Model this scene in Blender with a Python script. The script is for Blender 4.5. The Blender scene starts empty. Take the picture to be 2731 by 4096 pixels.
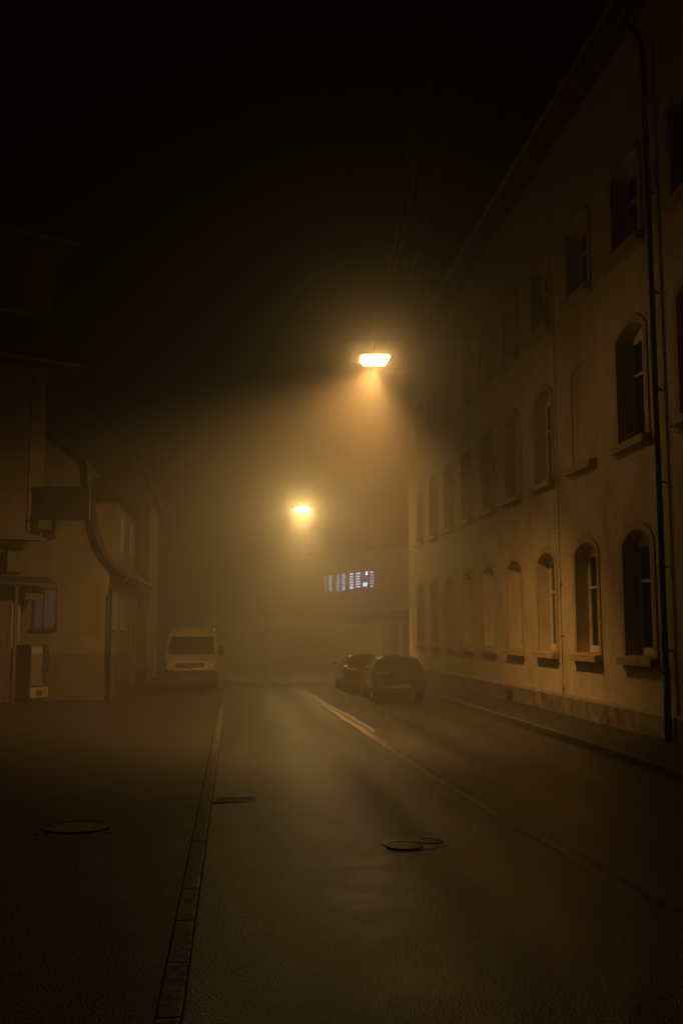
import bpy, bmesh, math, random
from mathutils import Vector, Matrix
random.seed(7)
R = math.radians
sc = bpy.context.scene
COL = sc.collection

# ------------------------------------------------------------------ materials
def new_mat(name):
    m = bpy.data.materials.new(name); m.use_nodes = True
    nt = m.node_tree; b = nt.nodes['Principled BSDF']
    return m, nt, b

def surf_mat(name, col, rough=0.6, metal=0.0, var=0.0, vscale=3.0, bump=0.0, bscale=40.0, rvar=0.0, spec=0.5, coat=0.0, col2=None, bdist=0.01):
    """Principled material with noise in colour, roughness and bump."""
    m, nt, b = new_mat(name)
    b.inputs['Base Color'].default_value = (*col, 1)
    b.inputs['Roughness'].default_value = rough
    b.inputs['Metallic'].default_value = metal
    b.inputs['Specular IOR Level'].default_value = spec
    if coat:
        b.inputs['Coat Weight'].default_value = coat; b.inputs['Coat Roughness'].default_value = 0.06
    tc = nt.nodes.new('ShaderNodeTexCoord')
    if var or col2:
        n = nt.nodes.new('ShaderNodeTexNoise'); n.inputs['Scale'].default_value = vscale; n.inputs['Detail'].default_value = 7; n.inputs['Roughness'].default_value = .62
        r = nt.nodes.new('ShaderNodeValToRGB')
        lo = col2 or tuple(c * (1 - var) for c in col); hi = tuple(min(1, c * (1 + var * .5)) for c in col)
        r.color_ramp.elements[0].color = (*lo, 1); r.color_ramp.elements[1].color = (*hi, 1)
        r.color_ramp.elements[0].position = .34; r.color_ramp.elements[1].position = .66
        nt.links.new(tc.outputs['Object'], n.inputs['Vector']); nt.links.new(n.outputs['Fac'], r.inputs['Fac']); nt.links.new(r.outputs['Color'], b.inputs['Base Color'])
    if rvar:
        n = nt.nodes.new('ShaderNodeTexNoise'); n.inputs['Scale'].default_value = vscale * 1.7; n.inputs['Detail'].default_value = 5
        mr = nt.nodes.new('ShaderNodeMapRange'); mr.inputs['From Min'].default_value = .3; mr.inputs['From Max'].default_value = .7
        mr.inputs['To Min'].default_value = max(.05, rough - rvar); mr.inputs['To Max'].default_value = min(1, rough + rvar)
        nt.links.new(tc.outputs['Object'], n.inputs['Vector']); nt.links.new(n.outputs['Fac'], mr.inputs['Value']); nt.links.new(mr.outputs['Result'], b.inputs['Roughness'])
    if bump:
        n = nt.nodes.new('ShaderNodeTexNoise'); n.inputs['Scale'].default_value = bscale; n.inputs['Detail'].default_value = 4
        bp = nt.nodes.new('ShaderNodeBump'); bp.inputs['Strength'].default_value = bump; bp.inputs['Distance'].default_value = bdist
        nt.links.new(tc.outputs['Object'], n.inputs['Vector']); nt.links.new(n.outputs['Fac'], bp.inputs['Height']); nt.links.new(bp.outputs['Normal'], b.inputs['Normal'])
    return m

def emit_mat(name, col, strength, tex=None):
    m, nt, b = new_mat(name)
    b.inputs['Base Color'].default_value = (.05, .05, .05, 1)
    b.inputs['Emission Color'].default_value = (*col, 1)
    b.inputs['Emission Strength'].default_value = strength
    if tex:   # an uneven glow behind the pane
        tc = nt.nodes.new('ShaderNodeTexCoord'); mp = nt.nodes.new('ShaderNodeMapping'); mp.inputs['Scale'].default_value = tex
        n = nt.nodes.new('ShaderNodeTexNoise'); n.inputs['Scale'].default_value = 3; n.inputs['Detail'].default_value = 4
        mr = nt.nodes.new('ShaderNodeMapRange'); mr.inputs['From Min'].default_value = .35; mr.inputs['From Max'].default_value = .65
        mr.inputs['To Min'].default_value = strength * .45; mr.inputs['To Max'].default_value = strength * 1.3
        nt.links.new(tc.outputs['Object'], mp.inputs['Vector']); nt.links.new(mp.outputs['Vector'], n.inputs['Vector'])
        nt.links.new(n.outputs['Fac'], mr.inputs['Value']); nt.links.new(mr.outputs['Result'], b.inputs['Emission Strength'])
    return m

def asphalt_mat(name, c1, c2, rough_lo, rough_hi, bump=.6, patch_scale=.55, tracks=()):
    """Worn wet asphalt: large damp patches, fine aggregate grain, cracks."""
    m, nt, b = new_mat(name); N = nt.nodes.new; L = nt.links.new
    tc = N('ShaderNodeTexCoord')
    big = N('ShaderNodeTexNoise'); big.inputs['Scale'].default_value = patch_scale; big.inputs['Detail'].default_value = 8; big.inputs['Roughness'].default_value = .6
    fine = N('ShaderNodeTexNoise'); fine.inputs['Scale'].default_value = 38; fine.inputs['Detail'].default_value = 3
    mid = N('ShaderNodeTexNoise'); mid.inputs['Scale'].default_value = 42; mid.inputs['Detail'].default_value = 6; mid.inputs['Roughness'].default_value = .7
    grain = N('ShaderNodeTexVoronoi'); grain.inputs['Scale'].default_value = 70
    crack = N('ShaderNodeTexVoronoi'); crack.feature = 'DISTANCE_TO_EDGE'; crack.inputs['Scale'].default_value = .45
    wob = N('ShaderNodeVectorMath'); wob.operation = 'MULTIPLY_ADD'; wob.inputs[1].default_value = (.5, .5, .5)
    for n in (big, fine, mid, grain): L(tc.outputs['Object'], n.inputs['Vector'])
    L(mid.outputs['Color'], wob.inputs[0]); L(tc.outputs['Object'], wob.inputs[2]); L(wob.outputs['Vector'], crack.inputs['Vector'])
    ramp = N('ShaderNodeValToRGB'); ramp.color_ramp.elements[0].color = (*c1, 1); ramp.color_ramp.elements[1].color = (*c2, 1)
    ramp.color_ramp.elements[0].position = .35; ramp.color_ramp.elements[1].position = .68
    mixf = N('ShaderNodeMath'); mixf.operation = 'MULTIPLY_ADD'; mixf.inputs[1].default_value = .45
    half = N('ShaderNodeMath'); half.operation = 'MULTIPLY'; half.inputs[1].default_value = .55
    L(big.outputs['Fac'], half.inputs[0]); L(fine.outputs['Fac'], mixf.inputs[0]); L(half.outputs[0], mixf.inputs[2]); L(mixf.outputs[0], ramp.inputs['Fac'])
    cr = N('ShaderNodeMapRange'); cr.inputs['From Max'].default_value = .008; cr.inputs['To Min'].default_value = .45; cr.inputs['To Max'].default_value = 1
    L(crack.outputs['Distance'], cr.inputs['Value'])
    mul = N('ShaderNodeVectorMath'); mul.operation = 'SCALE'
    stone = N('ShaderNodeTexVoronoi'); stone.inputs['Scale'].default_value = 30; L(tc.outputs['Object'], stone.inputs['Vector'])
    sep = N('ShaderNodeSeparateColor'); L(stone.outputs['Color'], sep.inputs['Color'])
    sr = N('ShaderNodeMapRange'); sr.inputs['From Min'].default_value = .65; sr.inputs['From Max'].default_value = 1; sr.inputs['To Min'].default_value = .75; sr.inputs['To Max'].default_value = 4.5; L(sep.outputs[0], sr.inputs['Value'])
    vm_ = N('ShaderNodeVectorMath'); vm_.operation = 'SCALE'; L(ramp.outputs['Color'], vm_.inputs[0]); L(sr.outputs['Result'], vm_.inputs['Scale'])
    L(vm_.outputs['Vector'], mul.inputs[0]); L(cr.outputs['Result'], mul.inputs['Scale']); L(mul.outputs['Vector'], b.inputs['Base Color'])
    mr = N('ShaderNodeMapRange'); mr.inputs['From Min'].default_value = .36; mr.inputs['From Max'].default_value = .62
    mr.inputs['To Min'].default_value = rough_lo; mr.inputs['To Max'].default_value = rough_hi
    L(big.outputs['Fac'], mr.inputs['Value']); L(mr.outputs['Result'], b.inputs['Roughness'])
    h = N('ShaderNodeMath'); h.operation = 'MULTIPLY_ADD'; h.inputs[1].default_value = .8
    sg_ = N('ShaderNodeMath'); sg_.operation = 'MULTIPLY_ADD'; sg_.inputs[1].default_value = 1.2; L(sep.outputs[1], sg_.inputs[0]); L(grain.outputs['Distance'], sg_.inputs[2])
    L(mid.outputs['Fac'], h.inputs[0]); L(sg_.outputs[0], h.inputs[2])
    bp = N('ShaderNodeBump'); bp.inputs['Strength'].default_value = bump; bp.inputs['Distance'].default_value = .012
    L(h.outputs[0], bp.inputs['Height']); L(bp.outputs['Normal'], b.inputs['Normal'])
    if tracks:      # wheel tracks polished by traffic: smoother lengthwise bands with ragged edges
        sx = N('ShaderNodeSeparateXYZ'); wb2 = N('ShaderNodeVectorMath'); wb2.operation = 'MULTIPLY_ADD'; wb2.inputs[1].default_value = (.5, .5, .5); L(big.outputs['Color'], wb2.inputs[0]); L(tc.outputs['Object'], wb2.inputs[2]); L(wb2.outputs['Vector'], sx.inputs['Vector']); last = None
        for x0, w0 in tracks:
            d0 = N('ShaderNodeMath'); d0.operation = 'SUBTRACT'; d0.inputs[1].default_value = x0 + .25; L(sx.outputs['X'], d0.inputs[0])
            d1 = N('ShaderNodeMath'); d1.operation = 'ABSOLUTE'; L(d0.outputs[0], d1.inputs[0])
            r0 = N('ShaderNodeMapRange'); r0.interpolation_type = 'SMOOTHSTEP'; r0.inputs['From Min'].default_value = w0 * .1; r0.inputs['From Max'].default_value = w0; r0.inputs['To Min'].default_value = 1; r0.inputs['To Max'].default_value = 0
            L(d1.outputs[0], r0.inputs['Value'])
            if last:
                mx = N('ShaderNodeMath'); mx.operation = 'MAXIMUM'; L(last, mx.inputs[0]); L(r0.outputs['Result'], mx.inputs[1]); last = mx.outputs[0]
            else: last = r0.outputs['Result']
        damp = N('ShaderNodeMath'); damp.operation = 'MULTIPLY'; L(last, damp.inputs[0])
        dr = N('ShaderNodeMapRange'); dr.inputs['From Min'].default_value = .35; dr.inputs['From Max'].default_value = .6; dr.inputs['To Min'].default_value = .35; L(big.outputs['Fac'], dr.inputs['Value']); L(dr.outputs['Result'], damp.inputs[1])
        rr = N('ShaderNodeMath'); rr.operation = 'MULTIPLY_ADD'; rr.inputs[1].default_value = -.08; L(damp.outputs[0], rr.inputs[0]); L(mr.outputs['Result'], rr.inputs[2]); L(rr.outputs[0], b.inputs['Roughness'])
        bs = N('ShaderNodeMapRange'); bs.inputs['To Min'].default_value = bump; bs.inputs['To Max'].default_value = bump * .42; L(damp.outputs[0], bs.inputs['Value']); L(bs.outputs['Result'], bp.inputs['Strength'])
    return m

M = dict(
    asphalt=asphalt_mat('wet_asphalt', (.007, .0068, .0065), (.02, .019, .0175), .33, .39, .7, 1.3, ((1.3, .8), (2.5, .5), (4.3, .5), (5.7, .45))),
    footway=asphalt_mat('footway_asphalt', (.006, .0058, .0055), (.018, .017, .0155), .46, .54, .8, 1.6),
    ground=surf_mat('dark_ground', (.03, .028, .025), .8, var=.4, vscale=1.2, bump=.4, bscale=25),
    kerb=surf_mat('kerb_granite', (.06, .055, .048), .55, var=.5, vscale=9, bump=.5, bscale=60, rvar=.2),
    pale_road=surf_mat('pale_road_surface', (.13, .12, .105), .36, var=.4, vscale=12, bump=.8, bscale=45, rvar=.14),  # seam and patch colour, much paler than the asphalt around them
    cast=surf_mat('cast_iron', (.045, .042, .04), .4, metal=.5, var=.4, vscale=14, bump=.4, bscale=50, rvar=.15),
    concrete=surf_mat('concrete', (.45, .42, .38), .7, var=.35, vscale=10, bump=.3, bscale=60),
    plaster=surf_mat('cream_plaster', (.58, .49, .36), .82, var=.18, vscale=1.1, bump=.35, bscale=60, bdist=.006),
    plaster_trim=surf_mat('ochre_plaster_trim', (.45, .33, .16), .8, var=.2, vscale=2.5, bump=.25, bscale=70, bdist=.005),
    plinth=surf_mat('damp_plinth_plaster', (.24, .2, .15), .6, var=.4, vscale=1.6, bump=.5, bscale=45, rvar=.2),
    sill=surf_mat('sandstone_sill', (.42, .33, .2), .7, var=.3, vscale=5, bump=.35, bscale=50),
    white=surf_mat('white_window_paint', (.68, .65, .58), .45, var=.12, vscale=6, bump=.1, bscale=40),
    glass=surf_mat('dark_window_glass', (.02, .019, .017), .06, spec=.6, bump=.03, bscale=1.3),
    pipe=surf_mat('dark_zinc_pipe', (.045, .042, .038), .5, metal=.5, var=.3, vscale=8, rvar=.15),
    iron=surf_mat('dark_wrought_iron', (.03, .028, .026), .5, metal=.5, var=.3, vscale=9),
    roof=surf_mat('dark_roof_tiles', (.055, .04, .032), .7, var=.45, vscale=5, bump=.6, bscale=9),
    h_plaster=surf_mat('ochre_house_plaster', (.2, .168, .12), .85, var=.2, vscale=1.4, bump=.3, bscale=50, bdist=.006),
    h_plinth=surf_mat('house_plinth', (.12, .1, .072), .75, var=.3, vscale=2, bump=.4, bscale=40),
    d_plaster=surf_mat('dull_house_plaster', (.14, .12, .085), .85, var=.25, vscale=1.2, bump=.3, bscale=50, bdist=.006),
    wood=surf_mat('dark_painted_wood', (.07, .05, .035), .6, var=.35, vscale=5, bump=.3, bscale=30),
    shutter=surf_mat('pale_shutter_paint', (.24, .21, .165), .6, var=.2, vscale=5),
    gutter=surf_mat('zinc_gutter', (.13, .12, .11), .55, metal=.5, var=.2, vscale=8),
    wire=surf_mat('steel_wire', (.09, .09, .087), .45, metal=.9, var=.1, vscale=20),
    lamp_metal=surf_mat('lamp_housing_metal', (.06, .058, .055), .5, metal=.3, var=.2, vscale=9),
    van=surf_mat('white_van_paint', (.36, .35, .335), .35, var=.06, vscale=2, coat=.4),
    bumper=surf_mat('grey_black_plastic', (.03, .03, .03), .6, var=.2, vscale=12, bump=.15, bscale=120),
    black_paint=surf_mat('black_car_paint', (.012, .011, .011), .22, var=.2, vscale=3, coat=.8),
    dark_paint=surf_mat('dark_red_car_paint', (.035, .014, .012), .25, var=.15, vscale=3, coat=.8),
    carglass=surf_mat('tinted_car_glass', (.008, .008, .008), .05, spec=.6),
    tyre=surf_mat('tyre_rubber', (.015, .015, .015), .85, bump=.3, bscale=80),
    rim=surf_mat('alloy_rim', (.3, .3, .3), .35, metal=.8),
    chrome=surf_mat('chrome', (.7, .7, .7), .12, metal=1),
    lens=surf_mat('headlight_glass', (.35, .35, .36), .1, spec=.7, var=.2, vscale=20),
    tail=surf_mat('tail_light_glass', (.16, .012, .01), .15, spec=.6),
    plate=surf_mat('licence_plate', (.14, .135, .12), .5),
    ink=surf_mat('plate_characters', (.03, .03, .03), .6),
    panel=surf_mat('pale_machine_panel', (.3, .26, .18), .5, var=.15, vscale=7),
    panel_dim=surf_mat('machine_display', (.16, .14, .12), .3, var=.5, vscale=6, bump=.1, bscale=8),
    sign=surf_mat('dark_sign_face', (.03, .024, .02), .25, var=.4, vscale=3, spec=.5),
    far_wall=surf_mat('workshop_wall', (.3, .265, .2), .85, var=.2, vscale=1.3, bump=.3, bscale=40),
    gate=surf_mat('pale_roller_gate', (.55, .5, .4), .6, var=.15, vscale=3),
    far_dark=surf_mat('workshop_door_and_shade', (.12, .1, .075), .6, var=.3, vscale=4),
    blind=surf_mat('dark_blind_slat', (.06, .06, .065), .5),
    sign_metal=surf_mat('sign_plate_metal', (.2, .2, .19), .5, var=.1, vscale=9),
)
def weather(m, lo=.78, sc=(1.1, 1.1, .3)):
    nt = m.node_tree; b = nt.nodes['Principled BSDF']; src = b.inputs['Base Color'].links[0].from_socket
    tc = nt.nodes.new('ShaderNodeTexCoord'); mp = nt.nodes.new('ShaderNodeMapping'); mp.inputs['Scale'].default_value = sc
    n = nt.nodes.new('ShaderNodeTexNoise'); n.inputs['Scale'].default_value = 2.2; n.inputs['Detail'].default_value = 8; n.inputs['Roughness'].default_value = .65
    mr = nt.nodes.new('ShaderNodeMapRange'); mr.inputs['From Min'].default_value = .38; mr.inputs['From Max'].default_value = .56; mr.inputs['To Min'].default_value = lo; mr.inputs['To Max'].default_value = 1.0
    v = nt.nodes.new('ShaderNodeVectorMath'); v.operation = 'SCALE'; L = nt.links.new
    L(tc.outputs['Object'], mp.inputs['Vector']); L(mp.outputs['Vector'], n.inputs['Vector']); L(n.outputs['Fac'], mr.inputs['Value'])
    L(src, v.inputs[0]); L(mr.outputs['Result'], v.inputs['Scale']); L(v.outputs['Vector'], b.inputs['Base Color'])
for k_ in ('plaster', 'h_plaster', 'd_plaster'): weather(M[k_])
weather(M['plinth'], .5, (1.2, 1.2, .8))
LC1 = (1.0, .48, .12)    # first lamp, warm sodium
LC2 = (1.0, .62, .17)    # second lamp, a little yellower
M['bowl'] = (emit_mat('lit_lamp_bowl', (1.0, .55, .16), 135), emit_mat('lit_bowl_end', (1.0, .55, .16), 26))
M['bowl_far'] = (emit_mat('lit_lamp_bowl_yellow', (1.0, .66, .21), 700), emit_mat('lit_bowl_end_yellow', (1.0, .66, .21), 200))
BL = (.5, .66, 1.0)
M['pane_bright'] = emit_mat('lit_pane_bright', BL, 3.6)
M['pane_mid'] = emit_mat('lit_pane_medium', BL, 1.9, (2, 2, 2))
M['pane_low'] = emit_mat('lit_pane_faint', BL, 1.0, (2, 2, 2))
M['pane_dim'] = emit_mat('lit_pane_dim', BL, .35, (2, 2, 2))
M['tube'] = emit_mat('work_lamp', (.6, .8, 1.0), 110)
M['curtain'] = emit_mat('dimly_lit_curtain', (.74, .6, .62), .032, (7, 7, 1))  # emission stands in for a reflection in the pane
M['doorlight'] = emit_mat('dimly_lit_door_glass', (.8, .62, .24), .05, (1, 1, .6))

# ------------------------------------------------------------------ mesh helper
class MB:
    def __init__(s, off=(0, 0, 0)):
        s.v = []; s.f = []; s.o = Vector(off)
    def quad(s, *p):
        b = len(s.v); s.v += [tuple(Vector(q) - s.o) for q in p]; s.f.append(tuple(range(b, b + len(p))))
    def box(s, x0, x1, y0, y1, z0, z1, mat=None):
        P = [(x0, y0, z0), (x1, y0, z0), (x1, y1, z0), (x0, y1, z0), (x0, y0, z1), (x1, y0, z1), (x1, y1, z1), (x0, y1, z1)]
        s.hexa(P, mat)
    def hexa(s, P, mat=None):
        b = len(s.v)
        for q in P:
            q = Vector(q)
            if mat is not None: q = mat @ q
            s.v.append(tuple(q - s.o))
        s.f += [tuple(b + i for i in F) for F in ((3, 2, 1, 0), (4, 5, 6, 7), (0, 1, 5, 4), (1, 2, 6, 5), (2, 3, 7, 6), (3, 0, 4, 7))]
    def prism(s, pts, d):   # pts: loop of 3D points, extruded by vector d
        b = len(s.v); n = len(pts); d = Vector(d)
        s.v += [tuple(Vector(p) - s.o) for p in pts] + [tuple(Vector(p) + d - s.o) for p in pts]
        s.f.append(tuple(b + i for i in range(n))[::-1]); s.f.append(tuple(b + n + i for i in range(n)))
        for i in range(n):
            j = (i + 1) % n; s.f.append((b + i, b + j, b + n + j, b + n + i))
    def tube(s, path, r, seg=10, caps=True):
        path = [Vector(p) for p in path]; rings = []
        for i, p in enumerate(path):
            a = path[max(0, i - 1)]; c = path[min(len(path) - 1, i + 1)]
            d = (c - a).normalized(); up = Vector((0, 0, 1)) if abs(d.z) < .95 else Vector((1, 0, 0))
            x = d.cross(up).normalized(); y = d.cross(x).normalized(); b = len(s.v)
            rr = r[i] if isinstance(r, (list, tuple)) else r
            for k in range(seg):
                t = 2 * math.pi * k / seg
                s.v.append(tuple(p + x * math.cos(t) * rr + y * math.sin(t) * rr - s.o))
            rings.append(b)
        for i in range(len(rings) - 1):
            for k in range(seg):
                j = (k + 1) % seg; s.f.append((rings[i] + k, rings[i] + j, rings[i + 1] + j, rings[i + 1] + k))
        if caps:
            s.f.append(tuple(rings[0] + k for k in range(seg))[::-1]); s.f.append(tuple(rings[-1] + k for k in range(seg)))
    def lathe(s, prof, c, axis='z', seg=24):   # prof: (r, h) list
        c = Vector(c); rings = []
        for r, h in prof:
            b = len(s.v)
            for k in range(seg):
                t = 2 * math.pi * k / seg; a, q = r * math.cos(t), r * math.sin(t)
                p = {'z': (a, q, h), 'x': (h, a, q), 'y': (a, h, q)}[axis]
                s.v.append(tuple(c + Vector(p) - s.o))
            rings.append(b)
        for i in range(len(rings) - 1):
            for k in range(seg):
                j = (k + 1) % seg; s.f.append((rings[i] + k, rings[i] + j, rings[i + 1] + j, rings[i + 1] + k))
        s.f.append(tuple(rings[0] + k for k in range(seg))[::-1]); s.f.append(tuple(rings[-1] + k for k in range(seg)))
    def build(s, name, mat, parent=None, smooth=False, bevel=0, auto=True):
        me = bpy.data.meshes.new(name); me.from_pydata(s.v, [], s.f); me.update()
        bm = bmesh.new(); bm.from_mesh(me)
        bmesh.ops.remove_doubles(bm, verts=bm.verts, dist=1e-5)
        if auto: bmesh.ops.recalc_face_normals(bm, faces=bm.faces)
        bm.to_mesh(me); bm.free()
        o = bpy.data.objects.new(name, me); COL.objects.link(o)
        me.materials.append(mat)
        if smooth:
            for p in me.polygons: p.use_smooth = True
        if parent: o.parent = parent
        if bevel:
            b = o.modifiers.new('bevel', 'BEVEL'); b.width = bevel; b.segments = 2; b.limit_method = 'ANGLE'
        return o

def tag(o, label=None, cat=None, group=None, kind=None):
    for k, v in (('label', label), ('category', cat), ('group', group), ('kind', kind)):
        if v: o[k] = v
    return o
def thing(name, loc, label, cat, group=None, rz=0):
    o = bpy.data.objects.new(name, None); COL.objects.link(o); o.location = loc; o.rotation_euler = (0, 0, rz)
    o.empty_display_size = .3
    return tag(o, label, cat, group)
def copy_tree(o, parent):
    c = o.copy(); COL.objects.link(c); c.parent = parent
    for ch in list(o.children): copy_tree(ch, c)
    return c

# ------------------------------------------------------------------ setting
g = MB(); g.quad((-90, -50, -.03), (90, -50, -.03), (90, 120, -.03), (-90, 120, -.03)); tag(g.build('ground', M['ground']), kind='structure')
rd = MB()
xs = [-.28 + 7.28 * i / 40 for i in range(41)]; ys = [-12 + i for i in range(64)]
def rz_(x, y):
    u = (x - 3.2) / 3.6
    return .05 * (1 - u * u) - .012 + .004 * math.sin(x * 1.3 + y * .31) * math.sin(y * .27 + .4 * x)
for i in range(40):
    for j in range(63):
        rd.quad(*[(X, Y, rz_(X, Y)) for X, Y in ((xs[i], ys[j]), (xs[i + 1], ys[j]), (xs[i + 1], ys[j + 1]), (xs[i], ys[j + 1]))])
tag(rd.build('road', M['asphalt'], smooth=True), kind='structure')
jn = MB(); jn.quad((-30, 51.0, -.014), (40, 51.0, -.014), (40, 100, -.014), (-30, 100, -.014)); tag(jn.build('junction', M['asphalt']), kind='structure')
pv = MB(); pv.box(-14, -.44, -12, 50.9, -.02, .06); tag(pv.build('pavement', M['footway']), kind='structure')
pr = MB(); pr.box(7.16, 8.78, -12, 50.9, -.02, .1); tag(pr.build('footway', M['footway']), kind='structure')
kl = MB(); y = -12.0
while y < 50:
    L = random.uniform(.92, 1.0); dz = random.uniform(-.002, .002); dx = random.uniform(-.004, .004)
    kl.box(-.435 + dx, -.285 + dx, y, y + L, -.02, .075 + dz); y += L + .004
tag(kl.build('kerb', M['kerb'], bevel=.012), kind='structure')
kr = MB(); y = -12.0
while y < 50:
    L = random.uniform(.92, 1.0); dz = random.uniform(-.002, .002)
    kr.box(7.005, 7.155, y, y + L, -.02, .112 + dz); y += L + .004
tag(kr.build('kerb_right', M['kerb'], bevel=.012), kind='structure')
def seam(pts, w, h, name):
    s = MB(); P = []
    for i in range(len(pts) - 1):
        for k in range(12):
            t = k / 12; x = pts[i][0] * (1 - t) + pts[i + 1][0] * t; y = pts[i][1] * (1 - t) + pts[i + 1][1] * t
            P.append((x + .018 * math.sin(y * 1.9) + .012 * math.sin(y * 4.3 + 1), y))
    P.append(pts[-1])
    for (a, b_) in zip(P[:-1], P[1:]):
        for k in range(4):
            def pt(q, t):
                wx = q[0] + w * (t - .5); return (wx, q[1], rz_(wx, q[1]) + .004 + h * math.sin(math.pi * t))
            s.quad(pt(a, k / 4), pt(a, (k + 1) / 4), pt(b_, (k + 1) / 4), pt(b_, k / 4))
    return tag(s.build(name, M['pale_road'], smooth=True), kind='structure')
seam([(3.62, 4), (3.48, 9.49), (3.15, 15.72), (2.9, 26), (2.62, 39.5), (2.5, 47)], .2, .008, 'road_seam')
seam([(3.2, 22.5), (3.1, 26.8), (2.88, 31.5), (2.84, 39)], .13, .01, 'road_glint_strip')  # second strip: lamp glints on the road, put in as a pale ridge

# ------------------------------------------------------------------ right building
FX = 8.8
base = (FX, 14.0, 0)
rb = thing('apartment_building', base, 'long cream three storey building with rows of tall arched windows along the right side', 'building')
Z3 = [(1.75, 4.28, .25), (6.56, 8.98, .24), (11.08, 12.98, .2)]     # opening foot, spring line, arch rise
CELL = [(.6, 5.6), (5.6, 10.3), (10.3, 16.0)]
COLS = [21.12 + 3.24 * k for k in range(-1, 9)]
W2 = .78; DEP = .42; BLIND = {(1, 1)}      # (floor, column) of the walled-up window
def arch(yc, sp, rise, w=W2, n=12):
    r = (w * w + rise * rise) / (2 * rise); a = math.asin(w / r); out = []
    for i in range(n + 1):
        t = -a + 2 * a * i / n; out.append((yc + r * math.sin(t), sp + rise - r + r * math.cos(t)))
    return out
wl = MB(base); PL = .035
for fl, (c0, c1) in enumerate(CELL):
    z0, sp, ri = Z3[fl]
    for ci, yc in enumerate(COLS):
        ya, yb = yc - 1.62, yc + 1.62
        dep = .05 if (fl, ci - 1 + 0) in BLIND and ci - 1 == 1 or (fl, ci) == (1, 2) else DEP
        wl.quad((FX, ya, c0), (FX, yc - W2, c0), (FX, yc - W2, c1), (FX, ya, c1))
        wl.quad((FX, yc + W2, c0), (FX, yb, c0), (FX, yb, c1), (FX, yc + W2, c1))
        wl.quad((FX, yc - W2, c0), (FX, yc + W2, c0), (FX, yc + W2, z0), (FX, yc - W2, z0))
        A = arch(yc, sp, ri)
        for p, q in zip(A[:-1], A[1:]):
            wl.quad((FX, p[0], p[1]), (FX, q[0], q[1]), (FX, q[0], c1), (FX, p[0], c1))
            wl.quad((FX, p[0], p[1]), (FX, q[0], q[1]), (FX + dep, q[0], q[1]), (FX + dep, p[0], p[1]))
        for s_ in (-1, 1):
            wl.quad((FX, yc + s_ * W2, z0), (FX, yc + s_ * W2, sp), (FX + dep, yc + s_ * W2, sp), (FX + dep, yc + s_ * W2, z0))
        wl.quad((FX, yc - W2, z0), (FX, yc + W2, z0), (FX + dep, yc + W2, z0), (FX + dep, yc - W2, z0))
        # closing face behind the frame
        pts = [(FX + dep, yc - W2, z0), (FX + dep, yc + W2, z0)] + [(FX + dep, a[0], a[1]) for a in reversed(A)]
        wl.quad(*pts)
YA, YB = COLS[0] - 1.62, COLS[-1] + 1.62
for a, b_ in ((4, YA), (YB, 50.3)): wl.quad((FX, a, .6), (FX, b_, .6), (FX, b_, 16), (FX, a, 16))
wl.quad((FX, 50.3, 0), (21, 50.3, 0), (21, 50.3, 16), (FX, 50.3, 16))
wl.quad((FX, 4, 0), (21, 4, 0), (21, 4, 16), (FX, 4, 16)); wl.quad((21, 4, 0), (21, 50.3, 0), (21, 50.3, 16), (21, 4, 16))
wl.build('wall', M['plaster'], rb)
pl = MB(base)
pl.prism([(FX - .05, 4, 0), (FX - .05, 4, .56), (FX, 4, .63), (FX + .03, 4, .63), (FX + .03, 4, 0)], (0, 46.3, 0))
po = pl.build('plinth', M['plinth'], rb)
for yv in (44.6, 38.1, 31.6):
    v = MB(base); v.box(FX - .056, FX - .052, yv - .35, yv + .35, .12, .44)
    for k in range(5): v.box(FX - .066, FX - .057, yv - .35, yv + .35, .13 + k * .065, .155 + k * .065)
    v.build('cellar_vent', M['iron'], po)
rf = MB(base)
rf.box(8.12, 21.4, 3.6, 50.7, 16.0, 16.14)
rf.hexa([(8.12, 3.6, 16.145), (21.4, 3.6, 16.145), (21.4, 50.7, 16.145), (8.12, 50.7, 16.145), (13.5, 9, 20.4), (16, 9, 20.4), (16, 45.5, 20.4), (13.5, 45.5, 20.4)])
rf.build('roof', M['roof'], rb)
gu = MB(base); gu.tube([(8.03, 3.6, 16.02), (8.03, 50.7, 16.02)], .095, 12); gu.build('gutter', M['gutter'], rb, smooth=True)
dp = MB(base); PX, PY = 8.64, 19.5
dp.tube([(PX, PY, 1.42), (PX, PY, 14.9), (PX - .08, PY, 15.2), (8.12, PY, 15.72), (8.03, PY, 15.95)], .06, 12)
dpo = dp.build('downpipe', M['pipe'], rb, smooth=True)
s_ = MB(base); s_.tube([(PX, PY, .1), (PX, PY, 1.5)], .075, 12); s_.tube([(PX, PY, 1.44), (PX, PY, 1.52)], .088, 12); s_.build('standpipe', M['cast'], dpo, smooth=True)
for zz in (1.9, 3.6, 5.35, 7.3, 9.4, 11.6, 13.7):
    c = MB(base); c.tube([(PX, PY, zz - .025), (PX, PY, zz + .025)], .074, 12); c.box(PX + .05, FX + .02, PY - .015, PY + .015, zz - .015, zz + .015); c.box(PX - .02, PX + .06, PY - .12, PY + .12, zz - .02, zz + .02)
    c.build('pipe_clamp', M['iron'], dpo)
lc = MB(base); lc.tube([(FX - .04, 26.3, .05), (FX - .06, 26.3, 15.9)], .009, 6)
for k in range(11): lc.box(FX - .06, FX, 26.285, 26.315, .75 + 1.4 * k, .78 + 1.4 * k)
lc.build('lightning_cable', M['iron'], rb)

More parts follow.
